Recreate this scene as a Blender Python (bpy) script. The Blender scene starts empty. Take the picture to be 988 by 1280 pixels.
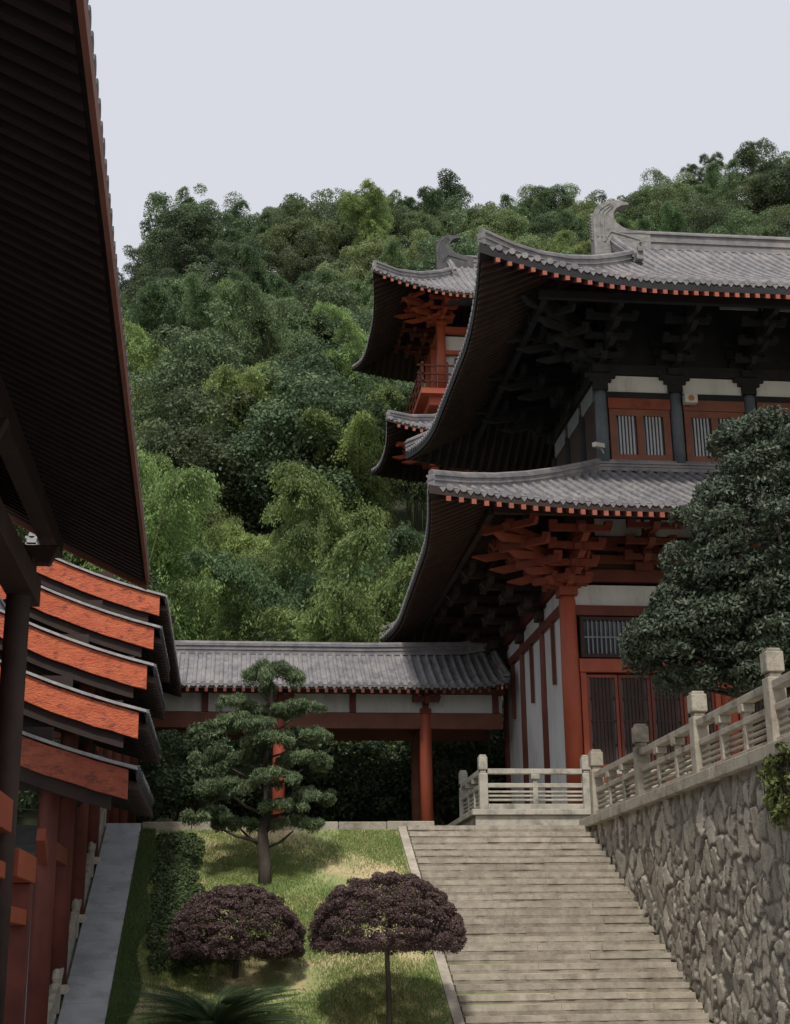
import bpy, math, random
import numpy as np
from mathutils import Vector, Matrix, kdtree
random.seed(7); rng=np.random.default_rng(7)
scene=bpy.context.scene; COL=scene.collection

# ---------------------------------------------------------------- materials
def new_mat(name):
    m=bpy.data.materials.new(name); m.use_nodes=True
    nt=m.node_tree; nt.nodes.clear(); return m,nt
def N(nt,t,**k):
    n=nt.nodes.new(t)
    for a,b in k.items(): setattr(n,a,b)
    return n
def M(name,c1,c2,scale=2.0,rough=.75,bump=.25,bscale=25,spec=.3,attr=False,stretch=(1,1,1),dirt=None,dscale=.7,dlo=.5,dhi=.7):
    m,nt=new_mat(name); L=nt.links.new
    tc=N(nt,'ShaderNodeTexCoord'); mp=N(nt,'ShaderNodeMapping'); mp.inputs['Scale'].default_value=stretch
    L(tc.outputs['Object'],mp.inputs[0])
    n1=N(nt,'ShaderNodeTexNoise'); n1.inputs['Scale'].default_value=scale; n1.inputs['Detail'].default_value=8; n1.inputs['Roughness'].default_value=.65
    L(mp.outputs[0],n1.inputs['Vector'])
    r=N(nt,'ShaderNodeValToRGB'); r.color_ramp.elements[0].position=.32; r.color_ramp.elements[1].position=.68
    r.color_ramp.elements[0].color=(*c1,1); r.color_ramp.elements[1].color=(*c2,1)
    L(n1.outputs['Fac'],r.inputs[0]); col=r.outputs[0]
    if dirt:
        nd=N(nt,'ShaderNodeTexNoise'); nd.inputs['Scale'].default_value=dscale; nd.inputs['Detail'].default_value=10; nd.inputs['Roughness'].default_value=.7
        L(mp.outputs[0],nd.inputs['Vector'])
        mr=N(nt,'ShaderNodeMapRange'); mr.inputs[1].default_value=dlo; mr.inputs[2].default_value=dhi
        L(nd.outputs['Fac'],mr.inputs[0])
        mx=N(nt,'ShaderNodeMix',data_type='RGBA'); L(mr.outputs[0],mx.inputs[0]); L(col,mx.inputs[6]); mx.inputs[7].default_value=(*dirt,1); col=mx.outputs[2]
    if attr:
        at=N(nt,'ShaderNodeAttribute',attribute_name='shade')
        vm=N(nt,'ShaderNodeVectorMath',operation='SCALE'); L(col,vm.inputs[0]); L(at.outputs['Fac'],vm.inputs['Scale']); col=vm.outputs[0]
    bs=N(nt,'ShaderNodeBsdfPrincipled'); bs.inputs['Roughness'].default_value=rough; bs.inputs['Specular IOR Level'].default_value=spec
    L(col,bs.inputs['Base Color'])
    nb=N(nt,'ShaderNodeTexNoise'); nb.inputs['Scale'].default_value=bscale; nb.inputs['Detail'].default_value=6
    L(mp.outputs[0],nb.inputs['Vector'])
    bp=N(nt,'ShaderNodeBump'); bp.inputs['Strength'].default_value=bump; bp.inputs['Distance'].default_value=.03
    L(nb.outputs['Fac'],bp.inputs['Height']); L(bp.outputs[0],bs.inputs['Normal'])
    o=N(nt,'ShaderNodeOutputMaterial'); L(bs.outputs[0],o.inputs[0]); return m
def leafmat(name,c,trans=.35,hue=.03,val=.25,rough=.5):
    m,nt=new_mat(name); L=nt.links.new
    at=N(nt,'ShaderNodeAttribute',attribute_name='shade')
    oi=N(nt,'ShaderNodeObjectInfo')
    h=N(nt,'ShaderNodeHueSaturation'); h.inputs['Color'].default_value=(*c,1)
    a=N(nt,'ShaderNodeMapRange'); a.inputs[3].default_value=.5-hue; a.inputs[4].default_value=.5+hue; L(oi.outputs['Random'],a.inputs[0]); L(a.outputs[0],h.inputs['Hue'])
    mu=N(nt,'ShaderNodeMath',operation='MULTIPLY_ADD'); L(oi.outputs['Random'],mu.inputs[0]); mu.inputs[1].default_value=7.13; mu.inputs[2].default_value=.3
    fr=N(nt,'ShaderNodeMath',operation='FRACT'); L(mu.outputs[0],fr.inputs[0])
    b=N(nt,'ShaderNodeMapRange'); b.inputs[3].default_value=1-val; b.inputs[4].default_value=1+val; L(fr.outputs[0],b.inputs[0])
    mm=N(nt,'ShaderNodeMath',operation='MULTIPLY'); L(b.outputs[0],mm.inputs[0]); L(at.outputs['Fac'],mm.inputs[1]); L(mm.outputs[0],h.inputs['Value'])
    d=N(nt,'ShaderNodeBsdfPrincipled'); d.inputs['Roughness'].default_value=rough; d.inputs['Specular IOR Level'].default_value=.3; L(h.outputs[0],d.inputs['Base Color'])
    t=N(nt,'ShaderNodeBsdfTranslucent'); L(h.outputs[0],t.inputs[0])
    mx=N(nt,'ShaderNodeMixShader'); mx.inputs[0].default_value=trans; L(d.outputs[0],mx.inputs[1]); L(t.outputs[0],mx.inputs[2])
    o=N(nt,'ShaderNodeOutputMaterial'); L(mx.outputs[0],o.inputs[0]); return m

m_tile=M('roof_tile_grey',(.125,.12,.132),(.235,.225,.235),3,.75,.4,30,dirt=(.31,.285,.27),dscale=1.1,dlo=.48,dhi=.74)
m_tiledark=M('roof_tile_dark',(.05,.05,.055),(.10,.10,.105),4,.7,.3,30)
m_verge=M('pale_verge_tile',(.24,.24,.245),(.42,.41,.41),6,.75,.3,30)
m_orn=M('carved_grey_ornament',(.17,.165,.165),(.29,.28,.27),5,.8,.5,18,dirt=(.10,.10,.10),dscale=3)
m_red=M('red_lacquer',(.30,.065,.035),(.43,.10,.05),1.5,.5,.12,14,dirt=(.20,.05,.035),dscale=1.5,dlo=.52,dhi=.72,stretch=(1,1,.4))
m_redbrk=M('shade_darkened_red_paint',(.20,.048,.030),(.30,.075,.042),2,.6,.2,14,dirt=(.12,.035,.025),dscale=2)  # red lacquer darkened so the deep shade under the eaves is in its colour
m_redbright=M('weathered_red_board',(.42,.085,.038),(.58,.150,.065),5,.65,.6,26,dirt=(.17,.045,.035),dscale=9,dlo=.52,dhi=.66,stretch=(.7,1,1.4))
m_redbrown=M('browned_red_board',(.28,.070,.040),(.42,.115,.062),5,.65,.6,26,dirt=(.13,.045,.035),dscale=9,dlo=.5,dhi=.65,stretch=(.7,1,1.4))
m_redend=M('faded_orange_red_paint',(.24,.065,.042),(.36,.10,.060),4,.6,.2,14)
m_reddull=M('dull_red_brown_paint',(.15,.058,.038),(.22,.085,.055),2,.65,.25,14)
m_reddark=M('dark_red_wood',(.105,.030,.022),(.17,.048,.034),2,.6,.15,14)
m_brown=M('dark_brown_wood',(.036,.023,.020),(.065,.039,.031),2,.7,.2,14)
m_raft=M('brown_rafter_wood',(.052,.030,.023),(.085,.047,.036),2,.7,.2,14)
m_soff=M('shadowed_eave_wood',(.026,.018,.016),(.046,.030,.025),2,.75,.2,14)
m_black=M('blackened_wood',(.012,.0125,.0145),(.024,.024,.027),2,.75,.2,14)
m_bluecol=M('blue_grey_painted_wood',(.075,.09,.105),(.12,.14,.16),2,.5,.1,14)
m_white=M('white_plaster',(.56,.56,.55),(.68,.67,.66),1.2,.85,.12,20,dirt=(.38,.37,.35),dscale=1.4,dlo=.5,dhi=.75,stretch=(1,1,.3))
m_stone=M('warm_grey_stone',(.29,.255,.20),(.43,.39,.32),3,.85,.35,35,dirt=(.15,.14,.11),dscale=2.2,dlo=.5,dhi=.66)
m_whitestone=M('pale_granite',(.35,.325,.275),(.47,.44,.38),4,.8,.25,35,dirt=(.20,.19,.155),dscale=2.5,dlo=.48,dhi=.66)
m_step=M('worn_step_stone',(.30,.262,.21),(.43,.385,.315),6,.9,.45,40,attr=True,dirt=(.20,.175,.14),dscale=2.6,dlo=.45,dhi=.70)
m_rubble=M('rubble_stone',(.22,.195,.16),(.40,.365,.30),6,.95,.6,22,attr=True,dirt=(.46,.42,.35),dscale=2.2,dlo=.58,dhi=.78)
m_ramp=M('smooth_grey_stone',(.29,.30,.31),(.39,.40,.41),1.5,.8,.2,30,dirt=(.21,.215,.21),dscale=2)
m_grey=M('grey_lattice_paint',(.16,.17,.19),(.24,.25,.27),3,.6,.1,20)
m_glass=M('dark_window_glass',(.03,.035,.045),(.06,.07,.085),1,.15,.0,5,spec=.6)
m_pane=M('pale_lattice_paint',(.32,.33,.35),(.42,.43,.45),3,.5,.0,5)
m_bark=M('bark',(.045,.036,.030),(.095,.078,.062),4,.9,.6,18,stretch=(1,1,.3))
m_culm=M('bamboo_culm',(.10,.13,.05),(.16,.19,.08),2,.5,.1,10)
m_plastic=M('grey_white_plastic',(.5,.48,.45),(.58,.56,.52),2,.4,.05,10)
m_orange=M('orange_brown_plastic',(.35,.14,.05),(.42,.18,.07),2,.5,.05,10)
l_broad=leafmat('broadleaf_leaves',(.105,.148,.075),.32,.02,.38)
l_broad2=leafmat('light_broadleaf_leaves',(.165,.220,.098),.38,.025,.25)
l_bamboo=leafmat('bamboo_leaves',(.215,.295,.100),.42,.015,.28)
l_bamboo2=leafmat('dark_bamboo_leaves',(.110,.170,.075),.38,.02,.3)
l_pine=leafmat('pine_needles',(.145,.195,.100),.25,.0,.0)
l_purple=leafmat('purple_leaves',(.125,.082,.076),.28,.0,.0)
l_dark=leafmat('dark_evergreen_leaves',(.070,.093,.060),.18,.0,.0,.45)
l_hedge=leafmat('hedge_leaves',(.085,.125,.05),.25,.0,.0)
l_cycad=leafmat('cycad_leaflets',(.085,.13,.065),.2,.0,.0,.35)
l_grass=leafmat('grass_blades',(.23,.30,.095),.4,.0,.0)
l_cover=leafmat('ground_cover_leaves',(.12,.18,.06),.3,.0,.0)
l_vine=leafmat('vine_leaves',(.14,.17,.05),.3,.0,.0)

# ground material
m_ground,nt=new_mat('lawn_and_forest_floor'); L=nt.links.new
geo=N(nt,'ShaderNodeNewGeometry'); sx=N(nt,'ShaderNodeSeparateXYZ'); L(geo.outputs['Position'],sx.inputs[0])
n1=N(nt,'ShaderNodeTexNoise'); n1.inputs['Scale'].default_value=.6; n1.inputs['Detail'].default_value=9; n1.inputs['Roughness'].default_value=.7; L(geo.outputs['Position'],n1.inputs['Vector'])
r1=N(nt,'ShaderNodeValToRGB'); r1.color_ramp.elements[0].position=.42; r1.color_ramp.elements[1].position=.58
r1.color_ramp.elements[0].color=(.50,.39,.23,1); r1.color_ramp.elements[1].color=(.21,.27,.095,1); L(n1.outputs['Fac'],r1.inputs[0])
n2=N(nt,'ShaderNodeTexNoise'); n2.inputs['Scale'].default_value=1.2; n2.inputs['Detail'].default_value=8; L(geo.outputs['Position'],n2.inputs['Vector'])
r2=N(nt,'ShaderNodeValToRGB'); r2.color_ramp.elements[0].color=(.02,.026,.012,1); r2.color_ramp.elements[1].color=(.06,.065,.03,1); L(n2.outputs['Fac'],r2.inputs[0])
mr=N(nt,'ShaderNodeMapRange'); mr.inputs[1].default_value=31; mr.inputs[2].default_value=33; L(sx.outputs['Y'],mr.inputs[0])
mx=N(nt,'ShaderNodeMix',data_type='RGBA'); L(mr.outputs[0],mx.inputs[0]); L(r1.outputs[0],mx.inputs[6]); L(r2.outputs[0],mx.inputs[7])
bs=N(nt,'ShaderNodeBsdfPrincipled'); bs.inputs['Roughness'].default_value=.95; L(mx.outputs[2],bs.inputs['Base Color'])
nb=N(nt,'ShaderNodeTexNoise'); nb.inputs['Scale'].default_value=18; L(geo.outputs['Position'],nb.inputs['Vector'])
bp=N(nt,'ShaderNodeBump'); bp.inputs['Strength'].default_value=.6; bp.inputs['Distance'].default_value=.06; L(nb.outputs['Fac'],bp.inputs['Height']); L(bp.outputs[0],bs.inputs['Normal'])
o=N(nt,'ShaderNodeOutputMaterial'); L(bs.outputs[0],o.inputs[0])

# ---------------------------------------------------------------- mesh helper
def origin(p):
    while p.parent: p=p.parent
    return Vector(p['_o']) if '_o' in p else Vector((0,0,0))
class MB:
    def __init__(s): s.v=[]; s.f=[]; s.sh=[]; s.cur=1.0
    def add(s,vs,fs):
        o=len(s.v); s.v+=[tuple(v) for v in vs]
        for f in fs: s.f.append([i+o for i in f]); s.sh.append(s.cur)
    def box(s,x0,x1,y0,y1,z0,z1):
        s.add([(x0,y0,z0),(x1,y0,z0),(x1,y1,z0),(x0,y1,z0),(x0,y0,z1),(x1,y0,z1),(x1,y1,z1),(x0,y1,z1)],
              [(0,3,2,1),(4,5,6,7),(0,1,5,4),(1,2,6,5),(2,3,7,6),(3,0,4,7)])
    def cbox(s,c,sx,sy,sz): s.box(c[0]-sx/2,c[0]+sx/2,c[1]-sy/2,c[1]+sy/2,c[2]-sz/2,c[2]+sz/2)
    def beam(s,p0,p1,w,h,cut=0.0):
        p0=Vector(p0);p1=Vector(p1);d=(p1-p0).normalized()
        side=d.cross(Vector((0,0,1)))
        if side.length<1e-3: side=Vector((1,0,0))
        side.normalize(); up=side.cross(d).normalized()
        a,b=side*w/2,up*h/2
        q=p1-d*cut
        s.add([p0-a-b,p0+a-b,p0+a+b,p0-a+b,q-a-b,q+a-b,p1+a+b,p1-a+b],[(0,1,2,3),(4,7,6,5),(0,4,5,1),(1,5,6,2),(2,6,7,3),(3,7,4,0)])
    def tube(s,pts,rad,n=8,cap=True):
        pts=[Vector(p) for p in pts]; vs=[]
        for i,p in enumerate(pts):
            t=(pts[min(i+1,len(pts)-1)]-pts[max(i-1,0)]).normalized()
            ref=Vector((1,0,0)) if abs(t.x)<.9 else Vector((0,1,0))
            a=t.cross(ref).normalized(); b=t.cross(a)
            for k in range(n):
                an=2*math.pi*k/n; vs.append(p+a*math.cos(an)*rad[i]+b*math.sin(an)*rad[i])
        fs=[]
        for i in range(len(pts)-1):
            for k in range(n):
                fs.append((i*n+k,i*n+(k+1)%n,(i+1)*n+(k+1)%n,(i+1)*n+k))
        if cap: fs.append(tuple(range(n-1,-1,-1))); fs.append(tuple((len(pts)-1)*n+k for k in range(n)))
        s.add(vs,fs)
    def sweep(s,pts,w,z0,z1,side=None):
        pts=[Vector(p) for p in pts]; vs=[]
        for i,p in enumerate(pts):
            if side is None:
                t=pts[min(i+1,len(pts)-1)]-pts[max(i-1,0)]; t.z=0; t.normalize(); sd=Vector((t.y,-t.x,0))
            else: sd=Vector((side[0],side[1],0))
            for a,b in ((-1,z0),(1,z0),(1,z1),(-1,z1)): vs.append(p+sd*(a*w/2)+Vector((0,0,b)))
        fs=[(0,1,2,3)]
        for i in range(len(pts)-1):
            for k in range(4): fs.append((i*4+k,(i+1)*4+k,(i+1)*4+(k+1)%4,i*4+(k+1)%4))
        j=(len(pts)-1)*4; fs.append((j,j+3,j+2,j+1)); s.add(vs,fs)
    def prism(s,poly,off):
        n=len(poly); off=Vector(off); p=[Vector(q) for q in poly]
        s.add(p+[q+off for q in p],[tuple(range(n)),tuple(range(2*n-1,n-1,-1))]+[(i,(i+1)%n,n+(i+1)%n,n+i) for i in range(n)])
    def obj(s,name,mat,parent=None,smooth=False,bevel=0,shade=False,**props):
        if not s.v: return None
        me=bpy.data.meshes.new(name); o=origin(parent) if parent else Vector((0,0,0))
        me.from_pydata([(v[0]-o.x,v[1]-o.y,v[2]-o.z) for v in s.v],[],s.f)
        if shade:
            at=me.attributes.new('shade','FLOAT','FACE'); at.data.foreach_set('value',s.sh)
        if smooth: me.polygons.foreach_set('use_smooth',[True]*len(me.polygons))
        me.materials.append(mat); ob=bpy.data.objects.new(name,me); COL.objects.link(ob)
        if parent: ob.parent=parent
        if bevel:
            b=ob.modifiers.new('bevel','BEVEL'); b.width=bevel; b.segments=2; b.limit_method='ANGLE'
        for k,v in props.items(): ob[k]=v
        return ob
def boxes(name,mat,parent,lst,bevel=0):
    for q in lst:
        b=MB(); b.box(*q); b.obj(name,mat,parent,bevel=bevel)
def thing(name,loc,label,cat,group=None):
    e=bpy.data.objects.new(name,None); e.empty_display_size=.3; e.location=loc; COL.objects.link(e)
    e['_o']=tuple(loc); e['label']=label; e['category']=cat
    if group: e['group']=group
    return e
def copy_thing(src,kids,loc,rotz=0,scale=1,label=None):
    e=src.copy(); e.location=loc; e.rotation_euler=(0,0,rotz); e.scale=(scale,)*3 if not isinstance(scale,tuple) else scale
    if label: e['label']=label
    COL.objects.link(e)
    for k in kids:
        c=k.copy(); c.parent=e; COL.objects.link(c)
    return e

# ---------------------------------------------------------------- leaves
def leaf_obj(name,P,A,B,Ln,Wd,shade,mat,parent=None):
    n=len(P); V=np.empty((n,4,3)); Ln=np.asarray(Ln).reshape(-1,1); Wd=np.asarray(Wd).reshape(-1,1)
    V[:,0]=P-A*Ln/2; V[:,1]=P+B*Wd/2; V[:,2]=P+A*Ln/2; V[:,3]=P-B*Wd/2
    me=bpy.data.meshes.new(name); me.from_pydata(V.reshape(-1,3).tolist(),[],np.arange(n*4).reshape(-1,4).tolist())
    at=me.attributes.new('shade','FLOAT','FACE'); at.data.foreach_set('value',np.asarray(shade,dtype=np.float32))
    me.materials.append(mat); ob=bpy.data.objects.new(name,me); COL.objects.link(ob)
    if parent: ob.parent=parent
    return ob
def unit(a): return a/np.maximum(np.linalg.norm(a,axis=1,keepdims=True),1e-9)
def blob(clumps,n,L,W,up=.3,rnd=.7,rlo=.72,var=.35,low=.35):
    C=np.array([c[:3] for c in clumps]); R=np.array([c[3:6] for c in clumps])
    w=(R[:,0]*R[:,1])**.8; idx=rng.choice(len(C),n,p=w/w.sum())
    d=unit(rng.normal(size=(n,3))); fl=(d[:,2]<0)&(rng.random(n)>low); d[fl,2]*=-1
    r=rng.uniform(rlo,1.06,n)[:,None]
    P=C[idx]+d*R[idx]*r
    Nn=unit(d+rng.normal(size=(n,3))*rnd+np.array([0,0,up]))
    A=unit(np.cross(Nn,rng.normal(size=(n,3)))); B=np.cross(Nn,A)
    cs=rng.uniform(1-var,1+var,len(C)); sh=cs[idx]*rng.uniform(.7,1.3,n)
    s=rng.uniform(.7,1.3,n)
    return P,A,B,L*s,W*s,sh

# ---------------------------------------------------------------- terrain
def hill(x,y):
    if y<=21.5: z=-1.6
    elif y<30: z=-1.6+(y-21.5)*(4.2/8.5)
    else: z=2.6
    if x>=7.9 and y<40: z=2.6
    if y>46:
        g=.985+.0019*min(x,60) if x>0 else (.985+.002*(-x) if x>-6.5 else .998-.034*min(-x-6.5,24))
        t=min(y,136)-48
        if t>0: z=2.6+.76*t*g+math.sin(x*.13)*1.0*min(1,t/20)+math.sin(y*.17+x*.07)*min(1,t/20)
        if y>136: z-=(y-136)*.25
    return z
xs=np.unique(np.concatenate([[-500,-250,-120,-70],np.arange(-45,75,1.5),[7.55,7.9,3.5],[90,130,200,320,500]]))
ys=np.unique(np.concatenate([[-300,-100,-40,-10,0],np.arange(5,21,3.),[21.5],np.arange(22,30,.5),[30],np.arange(31,46,2.),np.arange(46,140,2.5),[150,170,200,300,500]]))
g=MB(); g.v=[(float(x),float(y),hill(x,y)+(-.03+random.uniform(0,.03) if 22<y<30 else 0)) for y in ys for x in xs]
nx=len(xs); g.f=[(j*nx+i,j*nx+i+1,(j+1)*nx+i+1,(j+1)*nx+i) for j in range(len(ys)-1) for i in range(nx-1)]
g.obj('ground',m_ground,kind='structure')
g=MB(); g.box(-2.4,-1.76,20.8,21.5,-1.7,-1.5)
for i in range(9):
    ya=21.5+i*.955; yb=ya+.947; za=-1.5+(ya-21.5)*.4907; zb=-1.5+(yb-21.5)*.4907
    g.add([(-2.45,ya,za),(-1.76,ya,za),(-1.76,yb,zb),(-2.45,yb,zb),(-2.45,ya,za-.5),(-1.76,ya,za-.5),(-1.76,yb,zb-.5),(-2.45,yb,zb-.5)],[(0,1,2,3),(0,4,5,1),(1,5,6,2),(2,6,7,3),(3,7,4,0)])
g.obj('stone_path',m_ramp,kind='structure',bevel=.008)
g=MB(); g.box(-60,7.3,-30,21.45,-1.7,-1.594); g.obj('pavement',m_ramp,kind='structure')
g=MB(); g.box(3.6,7.5,30.3,32.75,2.4,2.622); g.box(8.1,40,-5,32.7,2.4,2.618); g.obj('terrace_paving',m_stone,kind='structure')

k=thing('stone_kerb',(1,30,2.6),'low pale stone kerb edging the top of the lawn','kerb')
b=MB(); x=-1.74
while x<3.3:
    b.box(x,x+.98,29.9,30.25,2.3,2.72+random.uniform(-.01,.01)); x+=.992
b.obj('kerb_stone',m_stone,k,bevel=.015)

# ---------------------------------------------------------------- staircase
st=thing('stone_staircase',(5.5,21.5,-1.6),'wide worn stone staircase climbing beside a rubble wall','staircase')
b=MB()
for i in range(28):
    y0=30.0-.3*i; z1=2.62-.15*i; rs_=random.uniform(.93,1.07)
    cuts=sorted([3.62,7.42,3.62+random.uniform(.9,1.6),3.62+random.uniform(2.3,3.1)])
    for a,c in zip(cuts[:-1],cuts[1:]):
        dz=random.uniform(-.007,.007); dy=random.uniform(-.008,.008); sub=max(2,int((c-a)/.14)); w_=(c-a-.004)/sub; sc_=rs_*random.uniform(.98,1.02)
        prev=None
        for j in range(sub):
            xa=a+.002+w_*j; b.cur=sc_; e0=prev if prev is not None else random.uniform(-.010,.010); e1=random.uniform(-.010,.010); prev=e1
            ya,yb=y0-.308+dy+e0,y0-.308+dy+e1
            b.add([(xa,ya,z1-.09+dz),(xa+w_,yb,z1-.09+dz),(xa+w_,y0+.31,z1-.09+dz),(xa,y0+.31,z1-.09+dz),(xa,ya+.015,z1+dz-.006*random.random()),(xa+w_,yb+.015,z1+dz-.006*random.random()),(xa+w_,y0+.31,z1+dz),(xa,y0+.31,z1+dz)],
                  [(4,5,6,7),(0,1,5,4)]+([(3,0,4,7)] if j==0 else [])+([(1,2,6,5)] if j==sub-1 else []))
    b.cur=random.uniform(.78,1.0); b.box(3.63,7.41,y0-.302,y0+.33,z1-.20,z1-.088)
b.obj('steps',m_step,st,shade=True)
b=MB()
for i in range(8):
    x0,x1=3.44,3.61; ya=21.6+i*1.05; yb=ya+1.045; za=2.68-.5*(30-ya); zb=2.68-.5*(30-yb)
    b.cur=random.uniform(1.0,1.2)
    b.add([(x0,ya,za-.5),(x1,ya,za-.5),(x1,yb,zb-.5),(x0,yb,zb-.5),(x0,ya,za),(x1,ya,za),(x1,yb,zb),(x0,yb,zb)],
          [(0,3,2,1),(4,5,6,7),(0,1,5,4),(1,2,6,5),(2,3,7,6),(3,0,4,7)])
b.obj('side_curb',m_step,st,bevel=.01,shade=True)

# ---------------------------------------------------------------- retaining wall
rw=thing('retaining_wall',(7.6,18,-1.6),'tall rubble stone retaining wall with flat coping beside the staircase','wall')
Y0,Y1,Z0,Z1=6.,30.1,-1.7,2.6; ny,nz=860,156
seeds=[]
while len(seeds)<1000:
    p=(random.uniform(Y0,Y1),random.uniform(Z0,Z1)); md=random.choice([.012,.026,.05])
    if all((p[0]-q[0])**2*1.3+(p[1]-q[1])**2*.64>md for q in seeds): seeds.append(p)
    elif random.random()<.008: seeds.append(p)
kd=kdtree.KDTree(len(seeds))
for i,(a,c) in enumerate(seeds): kd.insert((a*1.15,c*.8,0),i)
kd.balance()
off=[random.uniform(-.018,.028) for _ in seeds]; tl=[(random.uniform(-.12,.12),random.uniform(-.12,.12)) for _ in seeds]; shd=[random.choice([.72,.86,.97,1.06,1.16,1.3])*random.uniform(.94,1.06) for _ in seeds]
V=[];S=[]
for j in range(nz+1):
    for i in range(ny+1):
        y=Y0+(Y1-Y0)*i/ny; z=Z0+(Z1-Z0)*j/nz
        wy=y+.03*math.sin(z*9+y*3)+.02*math.sin(y*21+z*4)+.012*math.sin(z*41+y*13); wz=z+.03*math.sin(y*8-z*2)+.02*math.sin(z*25+y*9)+.012*math.sin(y*37-z*11)
        r=kd.find_n((wy*1.15,wz*.8,0),2); d=r[1][2]-r[0][2]; q=r[0][1]
        t=min(1,max(0,(d-.010)/.05)); t=t*t*(3-2*t)
        h=t*(.038+off[q]+tl[q][0]*(y-seeds[q][0])+tl[q][1]*(z-seeds[q][1]))
        V.append((7.472-h,y,z)); S.append(shd[q]*t+.52*(1-t))
w=MB(); w.v=V; W=ny+1
for j in range(nz):
    for i in range(ny):
        w.f.append((j*W+i,(j+1)*W+i,(j+1)*W+i+1,j*W+i+1)); w.sh.append(S[j*W+i])
w.obj('rubble_face',m_rubble,rw,shade=True,smooth=True)
b=MB(); b.box(7.52,8.05,Y0,Y1-.02,-1.7,2.58); b.obj('wall_core',m_stone,rw)
b=MB(); y=6.
while y<30:
    b.box(7.31,8.12,y,min(y+1.19,30.2),2.585,2.78+random.uniform(-.006,.006)); y+=1.2
b.obj('coping',m_stone,rw,bevel=.015)

# ---------------------------------------------------------------- balustrades
def balustrade(root,pts,z,mat,h=1.42,pw=.24,slats=3):
    for i,(x,y) in enumerate(pts):
        b=MB(); b.cbox((x,y,z+(h-.42)/2),pw,pw,h-.42); b.cbox((x,y,z+h-.385),pw*.72,pw*.72,.07)
        b.cbox((x,y,z+h-.2),pw*1.02,pw*1.02,.30); b.cbox((x,y,z+h-.03),pw*.8,pw*.8,.06)
        b.obj('post',mat,root,bevel=.02)
    for (x0,y0),(x1,y1) in zip(pts[:-1],pts[1:]):
        a=Vector((x0,y0,z));c=Vector((x1,y1,z)); d=(c-a).normalized(); a=a+d*pw/2; c=c-d*pw/2
        zz=lambda q:Vector((0,0,q))
        b=MB(); b.beam(a+zz(.88),c+zz(.88),.17,.12); b.beam(a+zz(.56),c+zz(.56),.13,.10); b.beam(a+zz(.07),c+zz(.07),.16,.14)
        for s_ in range(slats): 
            q=.14+(.51-.14)*(s_+1)/(slats+1); b.beam(a+zz(q),c+zz(q),.07,.05)
        n=max(2,round((c-a).length/1.05))
        for k_ in range(1,n):
            p=a.lerp(c,k_/n); b.cbox((p.x,p.y,z+.34),.12,.12,.40)
            b.cbox((p.x,p.y,z+.66),.11,.11,.11); b.cbox((p.x,p.y,z+.76),.20,.20,.12)
        b.obj('railing_panel',mat,root,bevel=.012)
br=thing('stone_balustrade',(7.68,23,2.78),'weathered grey stone balustrade with square posts on the rubble wall','balustrade')
balustrade(br,[(7.66,29.9),(7.66,26.45),(7.66,23.0),(7.66,19.55),(7.66,16.1),(7.66,12.65)],2.78,m_stone,pw=.26)

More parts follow.
